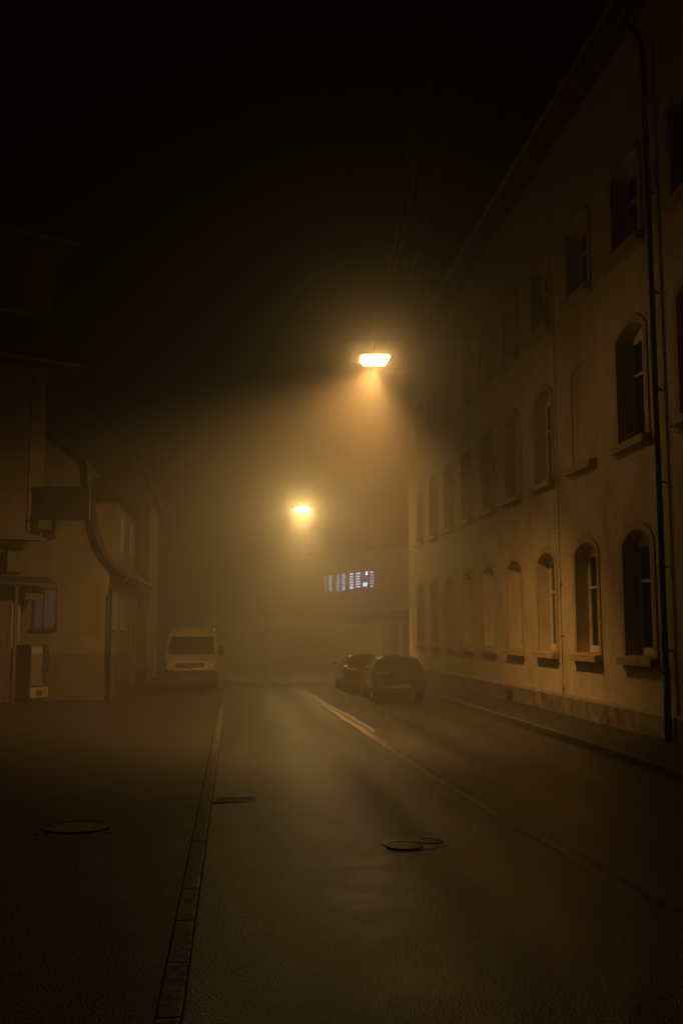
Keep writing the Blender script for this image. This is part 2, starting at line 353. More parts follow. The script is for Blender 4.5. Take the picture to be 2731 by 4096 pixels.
def win_part(fl):
    """One window of a floor in local coordinates: frame > panes; sill; surround."""
    z0, sp, ri = Z3[fl]; H = sp - z0
    f = MB(); x0, x1 = DEP - .09, DEP - .02
    e = W2 - .004
    f.box(x0, x1, -e, -e + .075, .11, H); f.box(x0, x1, e - .075, e, .11, H)          # jambs
    f.box(x0 - .02, x1, -e, e, .0, .11)                                                 # bottom panel
    f.box(x0, x1, -e + .075, e - .075, .112, .185)
    A = arch(0, H, ri, e)
    f.prism([(x0, -e, H - .075)] + [(x0, a[0], a[1] - .004) for a in A] + [(x0, e, H - .075)], (x1 - x0, 0, 0))   # arched head
    f.box(x0 - .02, x1, -.06, .06, .187, H - .077)                                      # centre mullion
    zt = .66 * H
    for s in (-1, 1):
        a, b = (.062, e - .077) if s > 0 else (-e + .077, -.062)
        f.box(x0, x1, a, b, zt - .03, zt + .03)
        for (q0, q1) in ((.187, zt - .032), (zt + .032, H - .077)):                     # casement stiles
            f.box(x0 + .02, x1, a, a + .035, q0, q1); f.box(x0 + .02, x1, b - .035, b, q0, q1)
    fr = f.build('window', M['white'])
    for s in (-1, 1):
        a, b = (.098, e - .113) if s > 0 else (-e + .113, -.098)
        for (q0, q1) in ((.187, zt - .032), (zt + .032, H - .077)):
            p = MB(); p.box(x1 - .03, x1 - .02, a, b, q0, q1); p.build('pane', M['glass'], fr)
    return fr
def sill_part():
    f = MB(); f.hexa([(-.2, -.95, -.2), (-.004, -.95, -.2), (-.004, .95, -.2), (-.2, .95, -.2), (-.2, -.95, -.035), (-.004, -.95, -.005), (-.004, .95, -.005), (-.2, .95, -.035)])
    f.box(-.003, DEP - .1, -W2 + .004, W2 - .004, .002, .02)
    return f.build('sill', M['sill'], bevel=.008)
def surround_part(fl):
    z0, sp, ri = Z3[fl]; H = sp - z0
    f = MB(); w, t = .17, .035
    for s in (-1, 1):
        a, b = sorted((s * W2, s * (W2 + w))); f.box(-t, .002, a, b, -.005, H)
        a, b = sorted((s * .955, s * (W2 + w + .03))); f.box(-t, .002, a, b, -.3, .0)
    f.box(-t, .002, -.955, .955, -.3, -.206)
    A = arch(0, H, ri, W2); B = arch(0, H, ri + .2, W2 + w)
    for i in range(len(A) - 1):
        f.prism([(-t, A[i][0], A[i][1]), (-t, A[i + 1][0], A[i + 1][1]), (-t, B[i + 1][0], B[i + 1][1]), (-t, B[i][0], B[i][1])], (t + .002, 0, 0))
    return f.build('surround', M['plaster_trim'])
for fl in range(3):
    proto = (win_part(fl), sill_part(), surround_part(fl))
    for ci, yc in enumerate(COLS):
        loc = Vector((0, yc - 14.0, Z3[fl][0]))
        for o in proto:
            if o.name.startswith(('window', 'surround')) and fl == 1 and ci == 2: continue
            c = copy_tree(o, rb); c.location = loc
    for o in proto:
        for ch in list(o.children): bpy.data.objects.remove(ch)
        bpy.data.objects.remove(o)
bi = MB(base); yc = COLS[2]; bi.prism([(FX + .03, yc - W2 + .002, 6.57)] + [(FX + .03, a[0], a[1]) for a in arch(yc, 8.98, .235, W2 - .002)] + [(FX + .03, yc + W2 - .002, 6.57)], (.015, 0, 0))
tag(bi.build('blind_window', M['plaster'], rb), 'walled-up window niche plastered over')
gr = MB(base); yc = COLS[1]
gr.tube([(FX + .2, yc - .76, 6.92), (FX + .2, yc + .76, 6.92)], .014, 6); gr.tube([(FX + .2, yc - .76, 6.75), (FX + .2, yc + .76, 6.75)], .01, 6)
gr.build('guard_rail', M['iron'], rb)

# ------------------------------------------------------------------ street lamps
def lamp(loc, bowl, lc, e_spot, angle, tilt, away, blend, label, roll):
    t = thing('street_lamp', loc, label, 'street lamp', 'street lamps hung over the road', 0)
    t.rotation_euler = (0, roll, 0)
    def ring(hx, hy, z): return [(-hx, -hy, z), (hx, -hy, z), (hx, hy, z), (-hx, hy, z)]
    lo_, hi_ = ring(.27, .12, -.085), ring(.37, .2, .075)
    b = MB(); b.quad(lo_[0], lo_[1], hi_[1], hi_[0]); b.quad(lo_[2], lo_[3], hi_[3], hi_[2]); b.build('glass_bowl', bowl[0], t)
    b = MB(); b.quad(lo_[1], lo_[2], hi_[2], hi_[1]); b.quad(lo_[3], lo_[0], hi_[0], hi_[3]); b.quad(*reversed(lo_)); b.build('bowl_end', bowl[1], t)
    h = MB(); h.hexa(ring(.43, .43, .076) + ring(.42, .42, .092)); h.hexa(ring(.38, .21, .0925) + ring(.36, .19, .15)); h.hexa(ring(.3, .13, .151) + ring(.16, .07, .21)); h.build('housing', M['lamp_metal'], t, bevel=.01)  # lowest slab: brim widened to keep lamp light off the upper facade
    k = MB(); k.tube([(0, 0, .2), (0, 0, .56)], .009, 8); k.box(-.025, .025, -.012, .012, .55, .59); k.build('hanger', M['lamp_metal'], t)
    ld = bpy.data.lights.new('lamp_light', 'SPOT'); ld.energy = e_spot; ld.color = lc; ld.spot_size = R(angle); ld.spot_blend = blend; ld.shadow_soft_size = .22
    lo = bpy.data.objects.new('lamp_light', ld); COL.objects.link(lo); lo.parent = t; lo.location = (0, 0, -.13); lo.rotation_euler = (R(away), R(tilt), 0)
    return t
L1 = (3.47, 24.7, 9.18); L2 = (3.43, 52.0, 8.66)
lamp(L1, M['bowl'], LC1, 11500, 142, 18, 19, 1, 'nearer and larger street lamp with wide glowing trapezoid bowl, hanging over the road', R(-1.5))
lamp(L2, M['bowl_far'], LC2, 10500, 112, 0, 8, 1, 'farther, smaller street lamp glowing yellow in the fog at the end of the road', R(-1))
def wire(pts, r, name, label, cat, group=None, n=24, sag=0.0):
    P = []
    for i in range(len(pts) - 1):
        for k in range(n):
            t = k / n; q = Vector(pts[i]).lerp(Vector(pts[i + 1]), t); q.z -= sag * 4 * t * (1 - t); P.append(q)
    P.append(Vector(pts[-1])); w = MB(); w.tube(P, r, 6)
    return tag(w.build(name, M['wire'], smooth=True), label, cat, group)
wire([(FX, L1[1], 10.1), (L1[0], L1[1], L1[2] + .575), (-14, 30, 10.6)], .005, 'span_wire', 'thin crosswise wire carrying the nearer street lamp', 'wire', 'span wires of the street lamps')
wire([(FX + .4, 52.2, 9.6), (L2[0], L2[1], L2[2] + .575), (-4.2, 52, 9.5)], .005, 'span_wire', 'thin crosswise wire carrying the farther street lamp', 'wire', 'span wires of the street lamps')
def spline(pts, n=10):
    out = []
    for i in range(len(pts) - 1):
        p0, p1, p2, p3 = (Vector(pts[max(0, min(len(pts) - 1, i + k))]) for k in (-1, 0, 1, 2))
        for k in range(n):
            t = k / n
            out.append(.5 * ((2 * p1) + (p2 - p0) * t + (2 * p0 - 5 * p1 + 4 * p2 - p3) * t * t + (3 * p1 - p0 - 3 * p2 + p3) * t ** 3))
    out.append(Vector(pts[-1])); return out
for nm, pts in (('leftmost', [(3.6, 80, 9.2), (3.31, 52, 9.28), (3.4, 24.7, 10.16), (2.75, 14, 11.4), (1.2, -4, 14.2)]),
                ('middle', [(3.9, 80, 9.2), (3.57, 52, 9.27), (3.58, 24.7, 10.33), (2.95, 14, 11.5), (1.5, -4, 14.2)]),
                ('rightmost', [(4.2, 80, 9.2), (3.88, 52, 9.2), (3.93, 24.7, 10.18), (3.35, 14, 11.4), (1.9, -4, 14.2)])):
    w = MB(); w.tube(spline(pts, 24), .004, 6)
    tag(w.build('overhead_cable', M['wire'], smooth=True), nm + ' of the three thin cables running over the street lamps', 'cable', 'overhead cables above the road')

# ------------------------------------------------------------------ house with flared roof (left)
hb = (-5.2, 33.8, 0)
h2 = thing('house', hb, 'low ochre house with flared mansard roof and dormer behind the vending machine', 'house')
HX, HY0, HY1, HL = -4.2, 33.8, 43.6, -6.75
w = MB(hb)
PR = [(-3.62, 4.12), (-3.95, 4.36), (-4.25, 4.66), (-4.5, 5.05), (-4.68, 5.5), (-4.8, 6.0), (-4.9, 6.7), (-4.97, 7.4), (-5.02, 7.9)]
gab = [(HL - 3, HY0, .06), (HX, HY0, .06), (HX, HY0, 4.35)] + [(min(HX, p[0] - .1), HY0, p[1] - .02) for p in PR[2:]] + [(-7.2, HY0, 9.4), (HL - 3, HY0, 9.4)]
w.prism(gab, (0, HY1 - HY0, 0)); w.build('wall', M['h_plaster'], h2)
w = MB(hb); w.box(HL, HX + .04, HY0 - .04, HY0, .06, 1.59); w.box(HX + .001, HX + .04, HY0, HY1, .06, 1.5); w.build('plinth', M['h_plinth'], h2)
w = MB(hb)
top = PR + [(-7.2, 9.6), (-9.7, 9.6)]
for a, b_ in zip(top[:-1], top[1:]):
    w.prism([(a[0], HY0 - .28, a[1]), (b_[0], HY0 - .28, b_[1]), (b_[0], HY0 - .28, b_[1] + .11), (a[0], HY0 - .28, a[1] + .11)], (0, HY1 - HY0 + .3, 0))
ro = w.build('roof', M['roof'], h2)
w = MB(hb); w.tube([(-3.56, HY0 - .28, 4.16), (-3.56, HY1, 4.16)], .075, 10); w.build('gutter', M['gutter'], h2, smooth=True)
w = MB(hb); w.tube([(-3.56, HY0 + .05, 4.1), (-3.7, HY0 + .02, 3.95), (-4.08, HY0 - .1, 3.75), (-4.1, HY0 - .12, 3.55), (-4.1, HY0 - .12, .1)], [.11, .09, .06, .05, .05], 10); w.build('downpipe', M['pipe'], h2, smooth=True)
# dormer in the roof slope facing the road
d = MB(hb); d.box(-5.3, -4.12, 35.0, 41.2, 4.62, 6.8); dm = d.build('dormer', M['h_plaster'], h2)
d = MB(hb); d.hexa([(-5.6, 34.6, 6.805), (-3.85, 34.6, 6.805), (-3.85, 41.6, 6.805), (-5.6, 41.6, 6.805), (-5.6, 35.6, 7.75), (-4.75, 35.9, 7.75), (-4.75, 40.4, 7.75), (-5.6, 40.6, 7.75)]); d.build('dormer_roof', M['roof'], dm)
for yy in (36.4, 39.4):
    d = MB(hb); d.box(-4.119, -4.09, yy - .5, yy + .5, 5.1, 6.4); q = d.build('dormer_window', M['shutter'], dm)
def side_window(par, off, x, y0, y1, z0, z1, mat=M['shutter']):
    f = MB(off)
    f.box(x, x + .05, y0, y0 + .09, z0, z1); f.box(x, x + .05, y1 - .09, y1, z0, z1); f.box(x, x + .05, y0 + .09, y1 - .09, z0, z0 + .09); f.box(x, x + .05, y0 + .09, y1 - .09, z1 - .09, z1)
    f.box(x, x + .04, (y0 + y1) / 2 - .03, (y0 + y1) / 2 + .03, z0 + .09, z1 - .09)
    fr = f.build('window', mat, par)
    p = MB(off); p.box(x + .002, x + .012, y0 + .09, y1 - .09, z0 + .09, z1 - .09); p.build('pane', M['glass'], fr)
    q = MB(off); q.box(x, x + .12, y0 - .1, y1 + .1, z0 - .1, z0 - .002); q.build('sill', M['sill'], fr)
    return fr
side_window(h2, hb, HX + .001, 34.35, 35.5, 2.45, 3.8)
side_window(h2, hb, HX + .001, 37.6, 38.8, 2.45, 3.8)
for ya in (33.95, 35.55):
    s_ = MB(hb); s_.box(HX + .002, HX + .045, ya, ya + .36, 2.45, 3.8)
    for k in range(9): s_.box(HX + .046, HX + .06, ya + .04, ya + .32, 2.52 + k * .14, 2.58 + k * .14)
    s_.build('shutter', M['shutter'], h2)
dr = MB(hb); dr.box(HX + .001, HX + .07, 41.0, 41.12, .15, 3.65); dr.box(HX + .001, HX + .07, 42.3, 42.42, .15, 3.65); dr.box(HX + .001, HX + .07, 41.12, 42.3, 3.5, 3.65)
do = dr.build('door', M['shutter'], h2)
p = MB(hb); p.box(HX + .002, HX + .03, 41.12, 42.3, .15, 3.5)
for k in range(3): p.box(HX + .031, HX + .045, 41.25, 42.17, .35 + k * 1.05, 1.2 + k * 1.05)
p.build('door_leaf', M['wood'], do)
p = MB(hb); p.box(HX + .046, HX + .1, 42.1, 42.16, 1.15, 1.22); p.build('handle', M['chrome'], do)
v = MB(hb); v.box(HX + .041, HX + .055, 35.75, 36.1, .35, 1.15); v.build('vent_slot', M['iron'], h2)
# end wall window; a bluish reflection is put in as a faint glow
f = MB(hb); X0, X1, Z0, Z1 = -6.55, -5.9, 2.42, 3.66; yF = HY0
f.box(X0 - .06, X0, yF - .05, yF - .001, Z0, Z1); f.box(X1, X1 + .06, yF - .05, yF - .001, Z0, Z1); f.box(X0 - .06, X1 + .06, yF - .05, yF - .001, Z1, Z1 + .06); f.box(-6.3, -6.25, yF - .04, yF - .001, Z0, Z1)
fr = tag(f.build('window', M['wood'], h2), 'small window with a faint bluish glow in place of a reflection')
f = MB(hb); f.box(X0, X1, yF - .02, yF - .01, Z0, Z1); f.build('curtain', M['curtain'], fr)
f = MB(hb); f.box(X0 - .1, X1 + .1, yF - .14, yF - .001, Z0 - .1, Z0 - .002); f.build('sill', M['wood'], fr)

# house behind it, farther along
b3 = (-6.5, 45.0, 0)
h3 = thing('house', b3, 'taller narrow house with steep roof standing behind the parked van, half hidden by fog', 'house')
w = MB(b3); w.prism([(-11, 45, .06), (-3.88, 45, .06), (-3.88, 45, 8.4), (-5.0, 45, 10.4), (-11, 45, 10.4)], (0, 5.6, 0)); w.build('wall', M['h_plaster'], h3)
w = MB(b3); w.box(-4.25, -3.86, 44.96, 44.999, .06, 8.3); w.box(-4.05, -3.78, 44.93, 44.958, 3.3, 4.7); w.build('corner_pilaster', M['shutter'], h3)
w = MB(b3)
rp = [(-3.5, 8.1), (-3.85, 8.6), (-4.2, 9.4), (-4.6, 10.6), (-7.5, 13.2), (-11, 13.2)]
for a, b_ in zip(rp[:-1], rp[1:]): w.prism([(a[0], 44.7, a[1]), (b_[0], 44.7, b_[1]), (b_[0], 44.7, b_[1] + .14), (a[0], 44.7, a[1] + .14)], (0, 6.1, 0))
w.build('roof', M['roof'], h3)
w = MB(b3); w.prism([(-4.6, 45.0, 10.4), (-7.5, 45, 13.15), (-11, 45, 13.15), (-11, 45, 10.41)], (0, .2, 0)); w.build('gable', M['h_plaster'], h3)

# ------------------------------------------------------------------ dark town house at the far left
A0 = Vector((-6.25, 32.9, 0)); ang = math.atan2(.47, .88)
ha = thing('townhouse', A0, 'tall dark house with two overhanging eaves at the left edge of the street', 'house', rz=ang)
# local frame: x runs along the front (0 = right corner, negative to the left), y goes into the house
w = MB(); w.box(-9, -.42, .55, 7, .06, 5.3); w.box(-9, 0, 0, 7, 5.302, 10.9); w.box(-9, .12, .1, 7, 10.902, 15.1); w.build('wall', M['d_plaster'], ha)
w = MB(); w.box(-.5, -.03, -.05, -.001, 5.5, 10.6); w.build('pilaster', M['h_plaster'], ha)
def eave(z0, z1, out, top_in, name):
    e = MB(); e.hexa([(-9, -out, z0), (out + .3, -out, z0), (out + .3, 7 + out, z0), (-9, 7 + out, z0), (-9, .02 + top_in, z1), (.1 - top_in, .02 + top_in, z1), (.1 - top_in, 7 - top_in, z1), (-9, 7 - top_in, z1)])
    e.box(-9, out + .3, -out, 7 + out, z0 - .12, z0 - .002)
    r_ = e.build('roof', M['roof'], ha)
    q = MB(); q.tube([(-9, -out - .06, z0 - .03), (out + .3, -out - .06, z0 - .03)], .06, 8); q.build('gutter', M['gutter'], r_, smooth=True)
eave(11.0, 12.5, .75, -.05, 'skirt'); eave(15.25, 19, .45, 2.2, 'upper')
for z0, z1, xa, xb in ((12.7, 14.6, -1.75, -.95), (6.6, 8.6, -2.3, -1.5)):
    f = MB(); y0 = .1 if z0 > 10 else 0
    f.box(xa - .08, xa, y0 - .05, y0 - .001, z0, z1); f.box(xb, xb + .08, y0 - .05, y0 - .001, z0, z1); f.box(xa - .08, xb + .08, y0 - .05, y0 - .001, z1, z1 + .08); f.box(xa, xb, y0 - .045, y0 - .001, (z0 + z1) / 2 - .03, (z0 + z1) / 2 + .03)
    fr = f.build('window', M['wood'], ha)
    p = MB(); p.box(xa, xb, y0 - .02, y0 - .01, z0, z1); p.build('pane', M['glass'], fr)
    p = MB(); p.box(xa - .15, xb + .15, y0 - .13, y0 - .001, z0 - .09, z0 - .002); p.build('sill', M['sill'], fr)
w = MB(); w.hexa([(-9, -.35, 5.18), (.05, -.35, 5.18), (.05, -.005, 5.18), (-9, -.005, 5.18), (-9, -.35, 5.26), (.05, -.35, 5.26), (.05, -.005, 5.29), (-9, -.005, 5.29)]); w.build('cornice', M['wood'], ha)
c = MB(); c.hexa([(-3, -.5, 3.78), (.42, -.5, 3.72), (.42, .54, 3.95), (-3, .54, 3.95), (-3, -.5, 3.86), (.42, -.5, 3.8), (.42, .54, 4.06), (-3, .54, 4.06)])
ca = c.build('porch_canopy', M['roof'], ha)
p = MB(); p.box(-.9, -.8, -.42, -.32, .06, 3.76); p.build('porch_post', M['wood'], ca)
p = MB(); p.box(-.46, .1, .0, .5, 3.3, 3.7); p.build('cable_box', M['d_plaster'], ha)
f = MB(); f.box(-.66, -.56, .5, .549, .06, 3.2); f.box(-.82, -.72, .5, .549, .06, 3.2) ; f.box(-1.7, -.56, .5, .549, 3.201, 3.3); f.box(-1.7, -.83, .5, .549, .06, 3.2)
dd = f.build('door', M['wood'], ha)
p = MB(); p.box(-.72, -.46, .49, .499, 1.75, 3.15); p.build('door_glass', M['doorlight'], dd)
f = MB(); f.box(-.95, -.45, .3, .549, 4.2, 4.85); f.box(-1.0, -.93, .25, .5, 4.18, 4.9); f.build('meter_box', M['wood'], ha)

# projecting sign on the house corner
sg = thing('projecting_sign', (-6.3, 32.5, 5.84), 'dark rectangular box sign sticking out from the left house wall', 'sign')
s_ = MB(); s_.box(.02, 1.56, -.07, .07, .03, 1.04); s_.build('sign_panel', M['sign'], sg, bevel=.01)
s_ = MB(); s_.box(-.0, 1.58, -.09, .09, 1.042, 1.07); s_.box(0, 1.58, -.09, .09, 0, .028); s_.box(1.562, 1.59, -.09, .09, .03, 1.04); s_.build('sign_frame', M['iron'], sg)
s_ = MB(); s_.box(-.25, .01, -.03, .4, 1.0, 1.05); s_.box(-.25, .01, -.03, .4, .02, .07); s_.build('bracket', M['iron'], sg)
s_ = MB(); s_.box(.0, .4, -.06, .06, -.3, -.003); s_.build('control_box', M['d_plaster'], sg)

# vending machine against the wall
vm = thing('vending_machine', (-6.45, 32.75, .06), 'tall vending machine with dark side and pale lower panel by the left house', 'vending machine', rz=math.atan2(.9, .42))
# local: x along the front (0..0.95), y into the machine (0..0.75), z up
s_ = MB(); s_.box(0, .95, 0, .78, .1, 1.8); s_.box(.04, .91, .04, .7, 0, .1); s_.build('body', M['bumper'], vm, bevel=.012)
s_ = MB(); s_.box(.03, .6, -.03, -.001, 1.5, 1.76); s_.build('header_panel', M['panel'], vm, bevel=.005)
s_ = MB(); s_.box(.03, .66, -.02, -.001, .5, 1.48); s_.build('display_window', M['panel_dim'], vm)
for k in range(4):
    s_ = MB(); s_.box(.1 + k * .14, .12 + k * .14, -.028, -.021, .55, 1.42); s_.build('display_bar', M['panel'], vm)
s_ = MB(); s_.box(.62, .93, -.06, -.001, .86, 1.2); s_.lathe([(.05, -.08), (.05, -.061)], (.78, 0, 1.02), 'y', 12); s_.build('coin_unit', M['bumper'], vm, bevel=.01)
s_ = MB(); s_.box(.67, .93, -.05, -.001, 1.28, 1.74); s_.build('keypad_panel', M['bumper'], vm)
s_ = MB(); s_.box(.02, .93, -.05, -.001, .12, .18); s_.box(.02, .93, -.05, -.001, .36, .46); s_.box(.02, .3, -.05, -.001, .181, .359); s_.box(.62, .93, -.05, -.001, .181, .359); s_.build('delivery_tray', M['panel'], vm)
s_ = MB(); s_.box(.301, .619, -.01, -.001, .181, .359); s_.build('tray_flap', M['bumper'], vm)

# ------------------------------------------------------------------ vehicles
def catmull(vals, n):
    out = []
    for i in range(len(vals) - 1):
        p = [vals[max(0, min(len(vals) - 1, i + k))] for k in (-1, 0, 1, 2)]
        for k in range(n):
            t = k / n
            out.append([.5 * (2 * b + (c - a) * t + (2 * a - 5 * b + 4 * c - d) * t * t + (3 * b - a - 3 * c + d) * t ** 3) for a, b, c, d in zip(*p)])
    out.append(list(vals[-1])); return out
def wheel(par, x, y, r, side):
    w = MB(); s = side
    w.lathe([(r * .66, -.1), (r * .96, -.1), (r, -.06), (r, .06), (r * .96, .1), (r * .66, .1)], (x, y, r), 'x', 28)
    ty = w.build('wheel', M['tyre'], par, smooth=False)
    w = MB(); xo = x + s * .1
    w.lathe([(r * .64, 0), (r * .64, s * .006), (r * .5, s * .012)], (xo, y, r), 'x', 24)
    for k in range(5):
        a = 2 * math.pi * k / 5; m = Matrix.Translation((xo + s * .018, y, r)) @ Matrix.Rotation(a, 4, 'X')
        w.hexa([(-.008, -.035, .02), (.008, -.035, .02), (.008, .035, .02), (-.008, .035, .02), (-.008, -.025, r * .6), (.008, -.025, r * .6), (.008, .025, r * .6), (-.008, .025, r * .6)], m)
    w.build('rim', M['rim'], ty)
def plate(par, cx, y, cz, wd=.52, face=-1):
    p = MB(); p.box(cx - wd / 2, cx + wd / 2, min(y, y + face * .012), max(y, y + face * .012), cz - .055, cz + .055)
    po = p.build('number_plate', M['plate'], par)
    p = MB(); x = cx - wd / 2 + .06
    for wv in (.04, .012, .035, .035, .05, .03, .035, .03):      # worn, unreadable characters
        if x + wv > cx + wd / 2 - .03: break
        p.box(x, x + wv, min(y + face * .013, y + face * .015), max(y + face * .013, y + face * .015), cz - .035, cz + .035); x += wv + .018
    p.build('plate_characters', M['ink'], po)

def car(loc, label, paint, st, L, wheels, rear):
    """Car seen from behind: local y = 0 at the rear bumper, growing to the bonnet."""
    t = thing('parked_car', loc, label, 'car', 'cars parked along the right kerb')
    # station: y, z bottom, z shoulder, z belt, z top, w bottom, w shoulder, w belt, w top
    S = catmull(st, 4)
    def sec(a):
        y, zb, zs, zl, zt, wb, ws, wl_, wt = a
        return [(0, zb), (wb * .8, zb), (wb, zb + .06), ((wb + ws) / 2 + .01, (zb + zs) / 2 * .96), (ws, zs), (ws * .992, zs + (zl - zs) * .55), (wl_, zl), (wl_ * .55 + wt * .45, zl + (zt - zl) * .46), (wt + .02, zl + (zt - zl) * .82), (wt * .9, zl + (zt - zl) * .95), (wt * .55, zt), (0, zt + .006)]
    b = MB(); rows = []
    for a in S:
        P = sec(a); rows.append([(p[0], a[0], p[1]) for p in P])
    full = [r + [(-p[0], p[1], p[2]) for p in reversed(r[1:-1])] for r in rows]; n = len(full[0])
    for i in range(len(full) - 1):
        for k in range(n): b.quad(full[i][k], full[i][(k + 1) % n], full[i + 1][(k + 1) % n], full[i + 1][k])
    b.quad(*reversed(full[0])); b.quad(*full[-1])
    bo = b.build('body', paint, t, smooth=True)
    sub = bo.modifiers.new('sub', 'SUBSURF'); sub.levels = sub.render_levels = 1
    def patch(i0, i1, k0, k1, mat, name, both=True, out=.012, inset=.06):
        for s in ((1, -1) if both else (1,)):
            m = MB(); grid = []
            for i in range(i0, i1 + 1):
                row = []
                for k in range(k0, k1 + 1):
                    p = Vector(rows[i][k]); c = Vector((0, p.y, .75)); d = Vector((p.x, 0, p.z - .75)).normalized()
                    row.append((s * (p.x + d.x * out), p.y, p.z + d.z * out))
                grid.append(row)
            for i in range(len(grid) - 1):
                for k in range(len(grid[0]) - 1): m.quad(grid[i][k], grid[i][k + 1], grid[i + 1][k + 1], grid[i + 1][k])
            m.build(name, mat, t, smooth=True)
    for p_ in rear['side_glass']: patch(*p_, M['carglass'], 'side_window')
    # rear window: glass laid on the sloping tailgate
    z0, z1, y0, y1, wa, wb_ = rear['glass']
    g_ = MB(); nx = 8
    for i in range(nx):
        for j in range(4):
            def pt(u, v):
                x = (-1 + 2 * u) * (wa * (1 - v) + wb_ * v); bulge = .05 * (2 * u - 1) ** 2
                return (x, y0 + (y1 - y0) * v + bulge - .012, z0 + (z1 - z0) * v)
            g_.quad(pt(i / nx, j / 4), pt((i + 1) / nx, j / 4), pt((i + 1) / nx, (j + 1) / 4), pt(i / nx, (j + 1) / 4))
    g_.build('rear_window', M['carglass'], t, smooth=True)
    for s in (1, -1):
        tz, tx0, tx1, th = rear['tail']
        q = MB(); q.hexa([(s * tx0, -.0, tz - th), (s * tx1, .1, tz - th), (s * tx1, .16, tz - th), (s * tx0, .1, tz - th), (s * tx0, .02, tz + th), (s * (tx1 - .02), .13, tz + th), (s * (tx1 - .02), .2, tz + th), (s * tx0, .12, tz + th)])
        q.build('tail_light', M['tail'], t, bevel=.012)
        m_ = MB(); my = rear['mirror']
        m_.hexa([(s * .86, my - .06, .98), (s * 1.06, my - .07, .98), (s * 1.04, my + .08, .99), (s * .86, my + .05, .99), (s * .88, my - .06, 1.09), (s * 1.05, my - .07, 1.12), (s * 1.02, my + .06, 1.1), (s * .88, my + .05, 1.09)])
        m_.build('wing_mirror', paint, t, bevel=.02)
        for yw in wheels: wheel(t, s * .74, yw, .315, s)
    q = MB(); q.box(-.72, .72, -.035, .2, .27, .5); q.build('rear_bumper', paint if rear.get('pb') else M['bumper'], t, bevel=.03)
    plate(t, 0, rear['plate'][0], rear['plate'][1])
    q = MB(); q.tube([(0, y1 + .12, z1 + .07), (0, y1 - .1, z1 + .27)], .005, 6); q.build('aerial', M['iron'], t)
    q = MB(); q.lathe([(.045, -.02), (.045, .02)], (0, rear['plate'][0] + .01, rear['plate'][1] + .28), 'y', 16); q.build('tailgate_badge', M['chrome'], t)
    return t
st1 = [(.0, .3, .62, .78, .95, .66, .80, .80, .74), (.06, .26, .62, .86, 1.02, .74, .87, .84, .72), (.2, .24, .64, .92, 1.18, .78, .905, .87, .68), (.45, .22, .66, .95, 1.4, .8, .91, .88, .63),
       (.75, .2, .68, .96, 1.47, .8, .91, .88, .61), (1.6, .2, .68, .96, 1.49, .8, .91, .87, .6), (2.3, .2, .68, .95, 1.43, .8, .9, .86, .58), (2.95, .2, .68, .92, 1.0, .8, .89, .84, .66), (3.6, .22, .66, .84, .9, .78, .88, .8, .62), (4.0, .28, .6, .74, .76, .66, .76, .66, .5)]
car((5.3, 32.0, 0.02), 'black hatchback parked nearest on the right, seen from behind as a dark rounded shape', M['black_paint'], st1, 4,
    (.78, 3.2), dict(side_glass=[(13, 19, 6, 8), (20, 23, 6, 8)], glass=(.98, 1.4, .075, .42, .66, .53), tail=(.86, .66, .86, .1), mirror=2.5, plate=(-.045, .52), pb=True))
st2 = [(.0, .3, .6, .8, .9, .7, .82, .8, .74), (.06, .26, .62, .92, .985, .76, .86, .84, .78), (.3, .22, .64, .95, .995, .8, .89, .86, .78), (.55, .22, .66, .96, 1.02, .8, .9, .87, .66), (1.1, .2, .66, .95, 1.38, .8, .9, .86, .58),
       (1.8, .2, .66, .95, 1.42, .8, .9, .86, .57), (2.5, .2, .66, .94, 1.36, .8, .89, .85, .56), (3.1, .2, .66, .91, 1.0, .8, .88, .84, .64), (3.8, .22, .64, .82, .88, .78, .87, .8, .62), (4.3, .28, .58, .72, .74, .66, .76, .66, .5)]
car((4.93, 37.3, 0.0), 'dark saloon parked in front of the black hatchback, its boot edge shining', M['dark_paint'], st2, 4.3,
    (.95, 3.5), dict(side_glass=[(16, 19, 6, 8), (20, 24, 6, 8)], glass=(1.0, 1.33, .5, 1.02, .66, .52), tail=(.78, .62, .84, .085), mirror=2.75, plate=(-.045, .56), pb=True))

# van
vn = thing('parked_van', (-1.66, 38.2, .06), 'white high roof delivery van parked facing the camera on the left', 'van')
# half-width by height, profile (y, z) along the side, front at y = 0
def vw(z): return 1.0 if z < 1.15 else 1.0 - .17 * ((z - 1.15) / 1.27) ** 1.5
prof = [(.04, .34), (.0, .75), (.05, .98), (.2, 1.12), (.72, 1.3), (1.2, 1.98), (1.36, 2.14), (1.55, 2.28), (1.95, 2.38), (2.6, 2.41), (5.2, 2.4), (5.35, 2.3), (5.4, 1.2), (5.4, .4)]
b = MB(); N_ = 10
def vx(z, y):
    nose = max(0, .5 - y) / .5
    return vw(z) * (1 - .1 * nose ** 2)
def vp(y, z, u):
    bow = .14 * u ** 4 if y < 1.4 else 0
    crown = -.05 * u ** 4 if z > 2.2 else 0
    return (u * vx(z, y), y + bow, z + crown)
us = [-1, -.96, -.85, -.6, -.3, 0, .3, .6, .85, .96, 1]
for (a, c) in zip(prof[:-1], prof[1:]):
    for u0, u1 in zip(us[:-1], us[1:]): b.quad(vp(*a, u0), vp(*a, u1), vp(*c, u1), vp(*c, u0))
for s in (-1, 1): b.quad(*[vp(y_, z_, s) for y_, z_ in prof])
b.quad(*[vp(.04, .34, u) for u in us], *[vp(5.4, .4, u) for u in reversed(us)])
b.build('body', M['van'], vn, bevel=.02)
